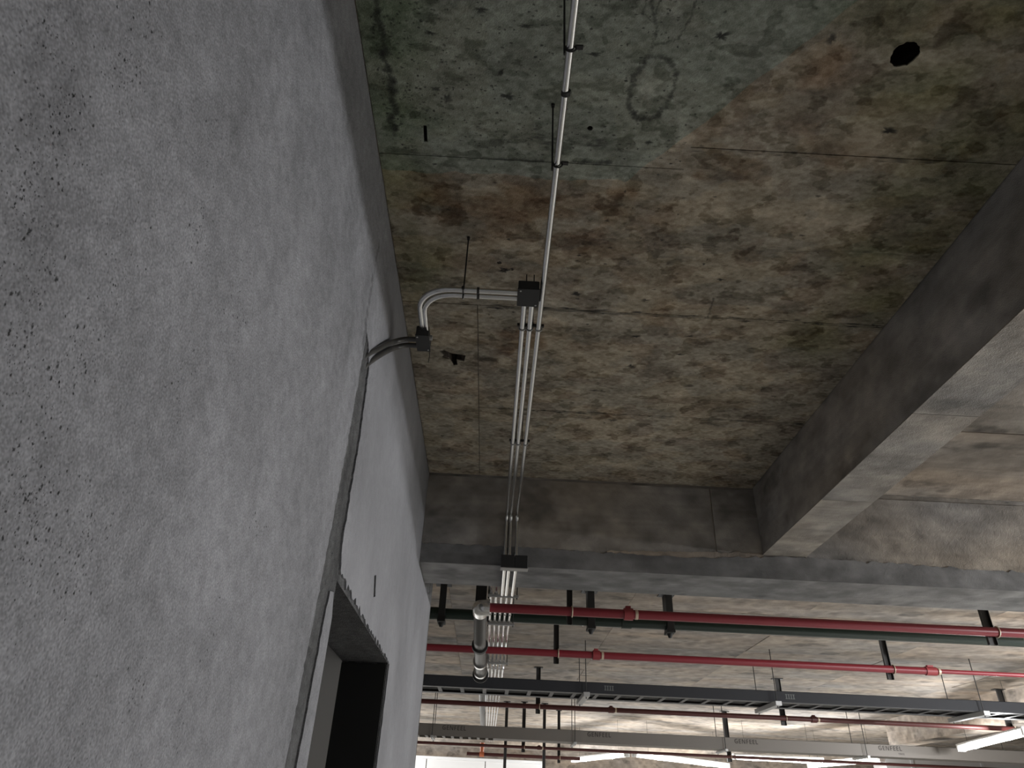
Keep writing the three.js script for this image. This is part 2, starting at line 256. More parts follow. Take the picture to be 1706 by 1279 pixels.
  rows.push([XW, 0.63, 0.71, 1.803], [0.626, 1.822, 0.71, 1.70], [XW, 0.63, 1.803, 2.69], [0.626, 1.822, 1.70, 2.69], [XW, -0.155, 2.69, 3.68], [-0.155, 1.822, 2.69, 3.68], [XW, -0.155, 3.68, 4.667], [-0.155, 1.822, 3.68, 4.667]);
  rows.forEach(([x0, x1, u0, u1], k) => {
    const a = u0 + G, b = u1 - (u1 > 4.6 ? 0.004 : G), lift = [0, 0.0006, 0.0012, 0.0003][k % 4];
    part('formwork_panel', nearUV(slabY(shapeOf([[x0 + G, a], [x1 - G, a], [x1 - G, b], [x0 + G, b]], all.filter(h => inside(h, x0, x1, a, b))), YC + lift, YC + 0.006)), M_near, o);
  });
  // right bay and the bays beyond the cross beam
  const patch = (xs, us, n) => { for (let i = 0; i + 1 < xs.length; i++) for (let k = 0; k + 1 < us.length; k++) { const l = (((i * 5 + k * 3) % 4) - 1.5) * 0.0014; part('formwork_panel', boxUV(box(xs[i] + G, xs[i + 1] - G, YC + l, YC + 0.006, -us[k + 1] + 0.004, -us[k] - 0.004), 4, i * 0.37, k * 0.23 + n), (i + k) % 2 ? M.soffit : M.soffit2, o); } };
  patch([2.125, 4.2, 6.2, 8.35], [0.71, 1.70, 2.69, 3.68, 4.652], 0);
  patch([-4.5, -2.5, -0.5, 1.5, 3.5, 5.5, 7.5, 8.6], [5.16, 6.15, 7.14, 8.13, 9.12, 10.11, 11.1, 12.09, 13.08], 0.5);
  part('slab_soffit', boxUV(box(2.125, 16, YC, YC + 0.006, -0.707, 4), 4), M.soffit, o); part('slab_soffit', boxUV(box(8.353, 16, YC, YC + 0.006, -4.66, -0.713), 4), M.soffit, o);
  part('slab_soffit', boxUV(box(-9, 16, YC, YC + 0.006, -24, -13.083), 4), M.soffit2, o); part('slab_soffit', boxUV(box(8.603, 16, YC, YC + 0.006, -13.077, -5.16), 4), M.soffit, o); part('slab_soffit', boxUV(box(-9, -4.503, YC, YC + 0.006, -13.077, -5.75), 4), M.soffit, o);
  part('slab_soffit', boxUV(box(-2.2, XW - 0.003, YC, YC + 0.006, -5.75, 4), 4), M.grey, o);
}

// ------------------------------------------------------------------ beams
{
  const o = structure('trim_1', 'deep concrete cross beam spanning the picture');
  part('core', boxUV(box(XW - 0.2, 16, 3.053, YC + 0.006, ZB2, ZB + 0.0), 4), M.beam, o);
  part('form_panel', boxUV(box(XW, 1.502, 3.056, YC - 0.016, ZB, ZB + 0.01), 4, 0.1, 0.3), M.beam, o);
  part('form_panel', boxUV(box(1.512, 1.828, 3.056, YC - 0.016, ZB, ZB + 0.008), 4, 0.6, 0.1), M.beam, o);
  part('form_panel', boxUV(box(2.12, 8.34, 3.056, YC - 0.03, ZB, ZB + 0.01), 4, 0.2, 0.75), M.beam, o);
  part('skim_underside', boxUV(box(XW, 16, 3.045, 3.053, ZB2 - 0.002, ZB + 0.014), 4, 0.3, 0.4), M.skim, o);
  const top = rag([[8.3, 3.165], [3.63, 3.174], [2.78, 3.195], [2.0, 3.205], [1.834, 3.20], [1.47, 3.168], [0.9, 3.17], [0.3, 3.178], [XW, 3.182]], 0.03, 0.007, 77);
  part('skim_band', boxUV(slabZ(shapeOf([[XW, 3.048], [8.3, 3.048], ...top]), ZB + 0.008, ZB + 0.015), 4), M.skim, o);
  const lime = rag([[1.83, 3.225], [1.3, 3.205], [0.75, 3.185]], 0.03, 0.007, 12);
  part('lime_streak', boxUV(slabZ(shapeOf([[0.75, 3.165], [1.46, 3.16], [1.83, 3.19], ...lime]), ZB + 0.009, ZB + 0.0115), 4), M.soffit, o);
}
{
  const o = structure('trim_2', 'concrete beam running away on the right');
  part('core', boxUV(box(1.825, 2.12, 3.214, YC + 0.006, ZB + 0.012, 4), 4, 0.4, 0.2), M.beam, o);
  const us = [-4, -1.27, -0.28, 0.71, 1.70, 2.68, 3.68, 4.667];
  for (let k = 0; k + 1 < us.length; k++) part('form_panel', boxUV(box(1.823, 2.122, 3.21, 3.214, -us[k + 1] + 0.002, -us[k] - 0.002), 4, k * 0.31, 0.2), M.beam, o);
}
{ const o = structure('trim_3', 'distant concrete beam at the right edge'); part('core', boxUV(box(8.4, 8.8, 3.21, YC + 0.006, -16.2, ZB2), 4), M.soffit, o); }
{ const o = structure('trim_4', 'far concrete cross beam behind the hanging lamps'); part('core', boxUV(box(-9, 16, 3.2, YC + 0.006, -21.3, -20.9), 4), M.soffit2, o); }

// ------------------------------------------------------------------ left wall: block core, plaster with a cut chase and a broken-out opening
{
  const o = structure('wall_left', 'grey plastered wall with a chase and a doorway');
  const slot = [[3.005, 2.462], [3.05, 2.478], [3.078, 2.43], [3.105, 2.40], [3.06, 2.385], [3.035, 2.42]];
  const door = [[2.345, 0], [2.345, 2.25], [3.80, 2.25], [3.80, 0]];
  part('core', boxUV(slabX(shapeOf([[-4, 0], ...door, [5.93, 0], [5.93, YC], [-4, YC]], [slot]), -0.757, XW - 0.007), 2), M.mortar, o);
  part('jamb_shade_sheet', box(-0.757, XW - 0.012, 0, 2.24, -3.80, -3.79), M.blackMetal, o);  // near-black sheet added over the far jamb, its colour standing in for shade
  // plaster look in wall coordinates (u ahead, v up)
  const clusters = [[0.485, 2.306], [0.535, 2.275], [0.534, 2.188], [0.57, 2.191], [0.524, 2.14], [0.562, 2.118], [0.737, 2.193], [0.871, 2.403], [0.814, 2.548], [0.583, 2.42], [0.569, 2.527], [0.614, 2.079], [0.611, 2.02], [0.727, 2.052], [0.648, 1.969], [0.743, 1.901], [0.802, 1.874], [0.766, 1.853], [0.875, 1.832], [0.72, 2.005], [0.876, 1.894], [0.796, 1.795], [1.033, 1.66], [0.715, 1.875], [1.351, 1.878], [1.312, 1.7], [1.131, 2.28], [0.973, 2.169], [1.459, 2.134], [1.085, 2.429], [1.133, 1.748]];
  const base = (u, v) => { const a = fbm(u * 1.6 + 8, v * 1.3 + 2, 4) - 0.5, b = fbm(u * 6 + 3, v * 3.4, 4) - 0.5, c = fbm(u * 38, v * 38, 3) - 0.5, d = vn(u * 420, v * 420) - 0.5;
    const far = sstep(2.2, 2.5, u); const k = 134 * (1 + a * 0.32 + b * (0.24 - far * 0.14) + c * (0.20 - far * 0.13) + d * (0.26 - far * 0.18)); return [k, k, k * 1.03]; };
  const q = rng(5), pitN = new Field(2048, 2048, 0.3, 1.5, 1.4, 2.2), pitF = new Field(2048, 1024, 1.7, 1.5, 4.2, 2.2);
  clusters.forEach(([u, v], i) => { const n = i < 24 ? 70 : 60, sp = 0.034 + 0.024 * q(); for (let k = 0; k < n; k++) { const g = () => (q() + q() + q() - 1.5) * 1.3, r = 0.0006 + Math.pow(q(), 5) * 0.0020; pitN.stamp(u + g() * sp * 0.8, v + g() * sp * 1.3, r, r * (0.7 + q() * 0.8), 0.45 + q() * 0.5, 0.6, k + i * 31, 0.7); } });
  for (let i = 0; i < 2600; i++) { const u = 0.35 + Math.pow(q(), 1.4) * 1.3, v = 1.55 + q() * 1.7, r = 0.0006 + q() * 0.0007; pitN.stamp(u, v, r, r * (0.8 + q()), 0.15 + q() * 0.4, 0.7, i, 0.6); }
  for (let i = 0; i < 60; i++) { const u = 1.72 + q() * 4, v = 1.55 + q() * 1.6, r = 0.0015 + q() * 0.003; pitF.stamp(u, v, r, r * (0.8 + q()), 0.2 + q() * 0.35, 0.7, i, 0.6); }
  // darker damp patches, and the filled length of chase above the broken-open part
  const dampN = new Field(512, 512, 0.3, 1.5, 1.4, 2.2), dampF = new Field(1024, 512, 1.7, 1.5, 4.2, 2.2);
  for (const [u, v, a, b] of [[0.866, 2.69, 0.03, 0.16], [0.886, 2.44, 0.05, 0.07], [1.04, 2.19, 0.05, 0.1], [0.97, 2.86, 0.03, 0.12], [1.35, 1.86, 0.1, 0.06], [1.09, 1.86, 0.1, 0.03], [0.6, 2.15, 0.1, 0.1], [0.52, 2.25, 0.06, 0.1], [0.75, 1.9, 0.08, 0.06], [1.4, 2.2, 0.06, 0.12]]) dampN.stamp(u, v, a, b, 0.8, 1, u * 7, 0.6);
  dampF.line([[2.075, 3.07], [2.062, 3.2], [2.055, 3.36], [2.05, 3.5]], 0.020, 0.9, 5); dampF.stamp(2.085, 3.08, 0.03, 0.08, 1, 0.6, 3, 0.4); dampF.stamp(1.9, 2.9, 0.08, 0.2, 0.4, 0.9, 4, 0.5);
  const mk = (F, D) => { const m = tex(F.w, F.h, (a, b, i, j) => { const c = base(F.u0 + a * F.uw, F.v0 + b * F.vh), s = (1 - F.at(i, j) * 0.85) * (1 - D.at(Math.floor(a * D.w), Math.floor(b * D.h)) * (F === pitN ? 0.45 : 1) * (0.12 + 0.22 * vn(i * 0.35, j * 0.35))); return [c[0] * s, c[1] * s, c[2] * s]; });
    const bm = tex(F.w, F.h, (a, b, i, j) => { const u = F.u0 + a * F.uw, v = F.v0 + b * F.vh; return 150 + 60 * (fbm(u * 30, v * 30, 3) - 0.5) + 110 * (vn(u * 260, v * 260) - 0.5) * (u < 2 ? 1 : 0.3) - 120 * F.at(i, j); }, false);
    m.wrapS = m.wrapT = bm.wrapS = bm.wrapT = THREE.MirroredRepeatWrapping;
    return [std({ map: m, bumpMap: bm, bumpScale: 0.003 }), (g) => mapUV(g, (x, y, z) => [(-z - F.u0) / F.uw, (y - F.v0) / F.vh])]; };
  const [matN, uvN] = mk(pitN, dampN), [matF, uvF] = mk(pitF, dampF);
  part('plaster', uvN(slabX(shapeOf([[-4, 0], [1.7, 0], [1.7, YC - 0.004], [-4, YC - 0.004]]), XW - 0.007, XW)), matN, o);
  const left = rag([[2.08, 0], [2.08, 1.69], [2.10, 2.04], [2.112, 2.31], [2.125, 2.66], [2.118, 3.0], [2.112, 3.10]], 0.014, 0.005, 21);
  const right = rag([[2.112, 3.10], [2.17, 3.09], [2.245, 3.035], [2.275, 2.9], [2.297, 2.75], [2.30, 2.5], [2.305, 2.36], [2.345, 2.285]], 0.014, 0.006, 22);
  const lintel = rag([[2.345, 2.285], [2.7, 2.262], [3.2, 2.258], [3.6, 2.262], [3.815, 2.25]], 0.02, 0.011, 23);
  const jamb = rag([[3.815, 2.25], [3.808, 1.5], [3.81, 0]], 0.03, 0.006, 24);
  const topEdge = rag([[4.67, YC - 0.006], [1.7, YC - 0.004]], 0.05, 0.003, 25);
  part('plaster', uvF(slabX(shapeOf([[1.7, 0], ...left, ...right.slice(1), ...lintel.slice(1), ...jamb.slice(1), [5.8, 0], [5.81, 3.04], [4.664, 3.04], ...topEdge], [slot]), XW - 0.007, XW)), matF, o);
  const sl = rag([[2.215, 0], [2.215, 1.69], [2.236, 2.10], [2.25, 2.19]], 0.02, 0.004, 31);
  part('plaster', uvF(slabX(shapeOf([...sl, [2.30, 2.20], [2.338, 2.13], [2.34, 0]]), XW - 0.007, XW - 0.001)), matF, o);
}

// ------------------------------------------------------------------ near conduits
const RC = 0.0115, YR = 3.40;
function conduit(label, pts, R, mat = M.galv, group, r = RC) {
  const o = thing('conduit', label, 'conduit', pts[0], group); part('tube', sweep(fillet(pts, R), r), mat, o); return o;
}
const coupling = (o, a, b, mat = M.galvDull, r = RC + 0.0025) => part('coupling', cyl(a, b, r, 16), mat, o);
const runsDown = [[0.128, 'rightmost'], [0.086, 'middle'], [0.056, 'leftmost']];
{
  const c1 = conduit('long steel conduit running the whole length of the stained ceiling', [[0.131, YR, 3.5], [0.127, YR, -4.655], [0.130, 3.09, -4.655]], 0.05);
  coupling(c1, [0.131, YR, -1.28], [0.131, YR, -1.295], M.darkMetal); coupling(c1, [0.13, 3.125, -4.655], [0.13, 3.105, -4.655], M.galv, 0.015);
  const c2 = conduit('middle of three parallel steel conduits leaving the black ceiling box', [[0.090, YR, -2.25], [0.084, YR, -4.655], [0.084, 3.09, -4.655]], 0.05);
  coupling(c2, [0.09, YR, -2.275], [0.09, YR, -2.262]); coupling(c2, [0.084, 3.125, -4.655], [0.084, 3.105, -4.655], M.galv, 0.015);
  const c3 = conduit('leftmost of three parallel steel conduits leaving the black ceiling box', [[0.058, YR, -2.25], [0.054, YR, -4.655], [0.054, 3.09, -4.655]], 0.05);
  coupling(c3, [0.058, YR, -2.275], [0.058, YR, -2.262]); coupling(c3, [0.054, 3.125, -4.655], [0.054, 3.105, -4.655], M.galv, 0.015);
  const a = conduit('outer of the two bent conduits curving left from the ceiling box', [[0.035, YR, -2.212], [-0.374, YR, -2.212], [-0.374, YR, -2.50]], 0.15);
  coupling(a, [-0.125, YR, -2.212], [-0.135, YR, -2.212], M.darkMetal);
  const b = conduit('inner of the two bent conduits curving left from the ceiling box', [[0.035, YR, -2.246], [-0.352, YR, -2.246], [-0.358, YR, -2.50]], 0.125);
  coupling(b, [-0.125, YR, -2.246], [-0.135, YR, -2.246], M.darkMetal);
  const bend = (dz, dy) => new THREE.CatmullRomCurve3([[-0.40, 3.385 + dy, -2.56 - dz], [-0.455, 3.385 + dy, -2.562 - dz], [-0.492, 3.36 + dy, -2.545 - dz], [-0.505, 3.27 + dy, -2.44 - dz], [-0.513, 3.15 + dy, -2.305 - dz], [-0.528, 3.05 + dy * 2, -2.205 - dz], [-0.548, 2.99 + dy * 2, -2.18 - dz]].map(p => new THREE.Vector3(...p))).getPoints(40);
  for (const [dz, dy, w] of [[0, 0.004, 'upper'], [0.036, -0.004, 'lower']]) { const o = thing('conduit', `${w} dark conduit curving from the small black box into the wall chase`, 'conduit', [-0.4, 3.385, -2.56]); part('tube', sweep(bend(dz, dy), 0.0115), M.darkConduit, o); }
}
function ceilingBox(name, label, x0, x1, y0, y1, z0, z1) { // z0 nearer
  const o = thing(name, label, 'junction box', [(x0 + x1) / 2, y0, (z0 + z1) / 2]);
  part('body', box(x0, x1, y0 + 0.006, y1, z1, z0, 0.004), M.boxBody, o); const lid = part('lid', box(x0 - 0.002, x1 + 0.002, y0, y0 + 0.007, z1 - 0.002, z0 + 0.002, 0.002), M.boxLid, o);
  for (const [a, b] of [[0.12, 0.1], [0.88, 0.9]]) part('screw', cyl([x0 + (x1 - x0) * a, y0 - 0.002, z0 + (z1 - z0) * b], [x0 + (x1 - x0) * a, y0 + 0.001, z0 + (z1 - z0) * b], 0.004, 8), M.galvDull, lid);
  return o;
}
{
  const b1 = ceilingBox('junction_box', 'larger black junction box on the ceiling where conduits meet', 0.030, 0.114, 3.372, 3.418, -2.155, -2.262);
  const b2 = ceilingBox('junction_box', 'small black junction box hung beside the plastered wall', -0.402, -0.346, 3.365, 3.418, -2.495, -2.615);
  part('bushing', cyl([-0.346, 3.395, -2.55], [-0.335, 3.395, -2.55], 0.012, 12), M.galvDull, b2);
  part('hanging_wire', sweep(fillet([[-0.35, 3.37, -2.60], [-0.345, 3.34, -2.61], [-0.347, 3.30, -2.605]], 0.02), 0.0015, 6), M.blackMetal, b2);
  const b3 = thing('junction_box', 'wide black junction box at the lower edge of the cross beam', 'junction box', [0.12, 3.02, -4.64]);
  part('body', box(0.03, 0.118, 3.018, 3.105, ZB + 0.016, -4.605, 0.003), M.boxBody, b3); part('body', box(0.12, 0.206, 3.018, 3.105, ZB + 0.016, -4.605, 0.003), M.boxBody, b3);
  part('bottom_plate', box(0.026, 0.21, 3.012, 3.018, ZB + 0.016, -4.600, 0.002), M.plate, b3);
}
function rodHanger(label, x, z, cx, cy, axis, extra) {
  const o = thing('rod_hanger', label, 'hanger', [x, YC, z]);
  part('rod', cyl([x, cy - 0.03, z], [x, YC + 0.003, z], 0.003, 8), M.blackMetal, o);
  part('anchor_nut', cyl([x, YC - 0.012, z], [x, YC + 0.002, z], 0.007, 6), M.darkMetal, o);
  part('clamp', ring([cx, cy, z], axis, RC + 0.003, 0.0028), M.darkMetal, o);
  part('clamp_ear', axis[2] ? box(cx + 0.012, cx + 0.034, cy + 0.004, cy + 0.010, z - 0.006, z + 0.006) : box(cx - 0.006, cx + 0.006, cy - 0.005, cy + 0.005, z + 0.012, z + 0.034), M.darkMetal, o);
  return o;
}
rodHanger('thin black rod holding the long conduit nearest the picture top', 0.1135, -1.150, 0.131, YR, [0, 0, 1]);
rodHanger('thin black rod holding the long conduit by the ceiling joint', 0.1135, -1.552, 0.131, YR, [0, 0, 1]);
{ const o = rodHanger('thin black rod holding the two bent conduits', -0.19, -2.228, -0.19, YR, [1, 0, 0]); o.children[2].position.z += 0.018; part('clamp', ring([-0.19, YR, -2.246], [1, 0, 0], RC + 0.003, 0.0028), M.galvDull, o); }
function strutHanger(label, z, rods) {
  const o = thing('strut_hanger', label, 'hanger', [0.09, YC, z]);
  part('strut', box(0.036, 0.152, YR + RC, YR + RC + 0.012, z - 0.006, z + 0.006, 0.001), M.darkMetal, o);
  for (const x of rods) part('rod', cyl([x, YR + RC, z], [x, YC + 0.003, z], 0.0025, 8), M.blackMetal, o);
  const k = (-z - 2.3) / 2.4;
  for (const x of [0.130 - 0.002 * k, 0.090 - 0.005 * k, 0.058 - 0.003 * k]) part('clamp', ring([x, YR, z], [0, 0, 1], RC + 0.0025, 0.0025), M.galvDull, o);
}
strutHanger('clamp strut across three conduits just past the ceiling box', -2.45, [0.070, 0.104]);
strutHanger('clamp strut across three conduits near the cross beam', -3.54, [0.073, 0.108]);

// ------------------------------------------------------------------ conduits beyond the beam
const five = [-0.038, 0.010, 0.058, 0.106, 0.154], Y5 = 3.30;
const ord = ['leftmost', 'second from left', 'middle', 'fourth from left', 'rightmost'];
five.forEach((x, i) => {
  const from = [null, null, 0.054, 0.084, 0.13][i];
  const pts = from === null ? [[x, Y5, ZB2], [x, Y5, -20.88]] : [[from, 3.030, -4.664], [from, 3.030, -5.32], [x, Y5, -6.15], [x, Y5, -20.88]];
  const o = conduit(`${ord[i]} of the five parallel conduits behind the cross beam`, pts, 0.1, M.galv, undefined, 0.0125);
  for (const z of [-7.0, -9.9, -12.9]) coupling(o, [x, Y5, z], [x, Y5, z - 0.03], M.galvDull, 0.016);
});
for (const [z, w] of [[-6.28, 'nearest the cross beam'], [-7.34, 'below the dark green pipe'], [-9.45, 'just in front of the black cable ladder']]) {
  const o = thing('strut_hanger', `steel strut carrying five conduits, ${w}`, 'hanger', [0.06, YC, z]);
  part('strut', box(-0.062, 0.21, Y5 - 0.036, Y5 - 0.013, z - 0.012, z + 0.012, 0.002), M.galvDull, o);
  for (const x of [-0.0575, 0.195]) part('rod', cyl([x, Y5 - 0.05, z], [x, YC + 0.002, z], 0.005, 8), M.darkMetal, o);
  for (const x of five) part('clamp', ring([x, Y5, z], [0, 0, 1], 0.015, 0.003), M.galvDull, o);
}

// ------------------------------------------------------------------ pipes that cross the picture
function pipe(name, label, x0, x1, y, z, r, mat) { const o = thing(name, label, 'pipe', [x0, y, z]); part('tube', cyl([x0, y, z], [x1, y, z], r, 24), mat, o); return o; }
function pipeCoupling(o, x, y, z, r, mat, w = 0.08) { const p = part('coupling', cyl([x - w / 2, y, z], [x + w / 2, y, z], r * 1.32, 24), mat, o); part('bolt_lug', box(x - w * 0.3, x + w * 0.3, y + r * 1.2, y + r * 1.75, z - 0.02, z + 0.02, 0.004), mat, p); part('band', cyl([x + w / 2 + 0.02, y, z], [x + w / 2 + 0.045, y, z], r * 1.08, 24), M.band, o); return p; }
const p1 = pipe('sprinkler_pipe', 'upper red sprinkler pipe just behind the cross beam', -0.05, 9.5, 3.2, -6.4, 0.04, M.red);
pipeCoupling(p1, 1.20, 3.2, -6.4, 0.04, M.redFit);
const p2 = pipe('drain_pipe', 'dark green pipe directly behind the upper red pipe', -8.9, 9.5, 3.39, -7.5, 0.055, M.green);
for (const x of [-0.62, 1.38]) part('coupling', cyl([x - 0.05, 3.39, -7.5], [x + 0.05, 3.39, -7.5], 0.064, 24), M.green, p2);
const p3 = pipe('sprinkler_pipe', 'lower red sprinkler pipe between the green pipe and black ladder', -8.9, 5.03, 3.225, -8.4, 0.04, M.red);
part('tube', cyl([5.03, 3.228, -8.4], [9.5, 3.228, -8.4], 0.024, 20), M.red, p3); pipeCoupling(p3, 1.185, 3.225, -8.4, 0.04, M.redFit); pipeCoupling(p3, 5.02, 3.225, -8.4, 0.036, M.redFit, 0.12);
const p4 = pipe('sprinkler_pipe', 'dark maroon pipe running just below the black cable ladder', -8.9, 12, 3.11, -11.95, 0.036, M.redDark);
pipeCoupling(p4, 5.08, 3.11, -11.95, 0.036, M.redDark); pipeCoupling(p4, 1.9, 3.11, -11.95, 0.034, M.redDark);
const p5 = pipe('sprinkler_pipe', 'thin dark maroon pipe visible under the grey printed tray', -8.9, 14, 2.85, -15.95, 0.028, M.redDark);
pipeCoupling(p5, 1.05, 2.85, -15.95, 0.028, M.redDark);
const p6 = pipe('sprinkler_pipe', 'short dark pipe lowest and furthest back on the left', -0.43, 2.0, 2.76, -17, 0.034, M.redDark);
part('sleeve', cyl([-0.16, 2.76, -17], [-0.06, 2.76, -17], 0.05, 20), M.orange, p6); part('outlet', cyl([-0.11, 2.76, -17], [-0.11, 2.98, -17], 0.035, 18, 0.05), M.orange, p6);

function pipeHanger(label, x, y, z, r, w = 0.05, yTop = YC) {
  const o = thing('pipe_hanger', label, 'hanger', [x, yTop, z]);
  const zb = z - r - 0.03;                      // channel stands behind the pipe
  part('channel', mergeGeometries([box(x - w / 2, x + w / 2, y - r - 0.06, yTop, zb - 0.006, zb), box(x - w / 2, x - w / 2 + 0.006, y - r - 0.06, yTop, zb, zb + 0.025), box(x + w / 2 - 0.006, x + w / 2, y - r - 0.06, yTop, zb, zb + 0.025)]), M.darkMetal, o);
  part('top_plate', box(x - w * 1.0, x + w * 1.0, yTop - 0.012, yTop, zb - 0.05, zb + 0.05), M.darkMetal, o);
  part('clamp', ring([x + w * 0.3, y, z], [1, 0, 0], r + 0.006, 0.006, 22), M.band, o);
  return o;
}
pipeHanger('dark channel hanger of the upper red pipe beside the conduits', 0.68, 3.2, -6.4, 0.04, 0.05);
pipeHanger('dark channel hanger of the upper red pipe at the right edge', 4.50, 3.2, -6.4, 0.04, 0.08);
for (const [x, w] of [[-0.54, 'next to the plastered wall'], [1.01, 'just right of the conduits'], [1.83, 'right of the red coupling']]) {
  const o = thing('pipe_hanger', `heavy black bracket of the dark green pipe ${w}`, 'hanger', [x, YC, -7.5]);
  part('channel', box(x - 0.035, x + 0.035, 3.31, YC, -7.5 + 0.066, -7.5 + 0.078, 0.002), M.blackMetal, o);
  part('channel', box(x - 0.035, x - 0.027, 3.31, YC, -7.58, -7.5 + 0.066), M.blackMetal, o);
  part('top_plate', box(x - 0.09, x + 0.075, YC - 0.012, YC, -7.57, -7.40), M.blackMetal, o);
  part('shoe', mergeGeometries([box(x - 0.04, x + 0.04, 3.295, 3.325, -7.58, -7.41), cyl([x, 3.30, -7.5], [x, 3.255, -7.5], 0.035, 12, 0.015)].map(g => g.toNonIndexed())), M.blackMetal, o);
}
pipeHanger('dark channel hanger of the lower red pipe beside the conduits', 0.735, 3.225, -8.4, 0.04, 0.06);
pipeHanger('dark channel hanger of the lower red pipe before its reducer', 4.57, 3.225, -8.4, 0.04, 0.07);
pipeHanger('dark channel hanger of the maroon pipe near the conduits', 0.76, 3.11, -11.95, 0.036, 0.07);
pipeHanger('dark channel hanger of the maroon pipe crossing the ladder print', 4.62, 3.11, -11.95, 0.036, 0.08);
pipeHanger('dark channel hanger of the maroon pipe at the far right', 8.22, 3.11, -11.95, 0.036, 0.09);
pipeHanger('dark flanged hanger of the far thin pipe right of the conduits', 0.73, 2.85, -15.95, 0.028, 0.07);
pipeHanger('dark flanged hanger of the far thin pipe near the lamps', 4.93, 2.85, -15.95, 0.028, 0.09);
pipeHanger('dark channel hanger of the lowest furthest pipe', 1.55, 2.76, -17, 0.034, 0.06);
for (const [x, w] of [[0.37, 'left'], [1.16, 'right']]) { const o = thing('drop_post', `${w} dark post hanging down past the far thin pipe`, 'post', [x, YC, -16.08]); part('post', box(x - 0.03, x + 0.03, 2.3, YC, -16.12, -16.06, 0.004), M.darkMetal, o); part('base_plate', box(x - 0.07, x + 0.07, 2.28, 2.30, -16.16, -16.02), M.darkMetal, o); part('top_plate', box(x - 0.07, x + 0.07, YC - 0.012, YC, -16.16, -16.02), M.darkMetal, o); }

// galvanised main that turns off the end of the upper red pipe
{
  const o = thing('galvanised_pipe', 'galvanised pipe with couplings running away left of the conduits', 'pipe', [-0.12, 3.2, -6.4]);
  const R = 0.06, path = [[-0.05, 3.2, -6.4], [-0.125, 3.2, -6.4], [-0.125, 3.2, -6.62], [-0.125, 3.06, -7.1], [-0.125, 3.06, -9.2], [-0.125, 3.40, -9.55], [-0.125, 3.40, -17.4]];
  part('tube', sweep(fillet(path, 0.09), R, 22), M.darkConduit, o);
  part('elbow', sweep(fillet([[-0.04, 3.2, -6.4], [-0.125, 3.2, -6.4], [-0.125, 3.2, -6.56]], 0.07), R + 0.012, 22), M.galv, o);
  for (const z of [-7.3, -8.15, -8.75]) part('coupling', cyl([-0.125, 3.06, z], [-0.125, 3.06, z - 0.09], R + 0.02, 22), z === -7.3 ? M.blackMetal : M.galv, o);
  part('flange', cyl([-0.125, 3.06, -8.98], [-0.125, 3.06, -9.02], R + 0.035, 22), M.blackMetal, o);
  part('hanger_block', box(-0.175, -0.075, 3.262, 3.45, -6.52, -6.44, 0.004), M.blackMetal, o);
  part('hanger_rod', cyl([-0.125, 3.45, -6.48], [-0.125, YC, -6.48], 0.006, 8), M.darkMetal, o);
}

// ------------------------------------------------------------------ cable ladder and tray
const font = await new FontLoader().loadAsync('fonts/droid/droid_sans_bold.typeface.json');
function print(parent, text, x, y, z, size, mat) { const g = new TextGeometry(text, { font, size, depth: 0.0008, curveSegments: 3, bevelEnabled: false }); g.translate(x, y, z); return part('printed_mark', g, mat, parent); }
{
  const o = thing('cable_ladder', 'black cable ladder crossing the middle of the pipes', 'cable ladder', [0, 3.05, -10.25]);
  const y0 = 3.05, y1 = 3.185, zn = -9.95, zf = -10.55;
  part('side_rail', mergeGeometries([box(-8.9, 12, y0, y1, zn - 0.004, zn), box(-8.9, 12, y1 - 0.004, y1, zn - 0.03, zn)]), M.navy, o);
  part('lower_flange', box(-8.9, 12, y0 - 0.003, y0, zn - 0.10, zn), M.railGrey, o);
  part('side_rail', box(-8.9, 12, y0, y1, zf, zf + 0.004), M.navy, o); part('lower_flange', box(-8.9, 12, y0 - 0.003, y0, zf, zf + 0.11), M.railGrey, o);
  for (let x = -1.9; x < 8.6; x += 0.3) part('rung', box(x, x + 0.05, y0 + 0.001, y0 + 0.02, zf + 0.004, zn - 0.004), M.railGrey, o);
  for (const [z, r] of [[-10.12, 0.022], [-10.17, 0.026], [-10.225, 0.024], [-10.28, 0.026], [-10.335, 0.024], [-10.385, 0.02]]) part('cable', cyl([-8.8, y0 + 0.02 + r, z], [11.9, y0 + 0.02 + r, z], r, 8), M.cable, o);
  print(o, 'IIII', 1.50, 3.09, zn, 0.06, M.inkPale); print(o, 'IIII', 3.90, 3.09, zn, 0.06, M.inkPale);
}
for (const [x, w] of [[1.255, 'beside the conduits'], [3.76, 'at the middle right'], [6.49, 'near the right edge']]) {
  const o = thing('trapeze_hanger', `trapeze hanger of thin rods under the black ladder, ${w}`, 'hanger', [x, YC, -10.25]);
  for (const z of [-9.90, -10.62]) part('rod', cyl([x, 2.97, z], [x, YC, z], 0.006, 8), M.darkMetal, o);
  part('strut', box(x - 0.04, x + 0.04, 2.992, 3.046, -10.68, -9.84, 0.003), M.galvDull, o);
}
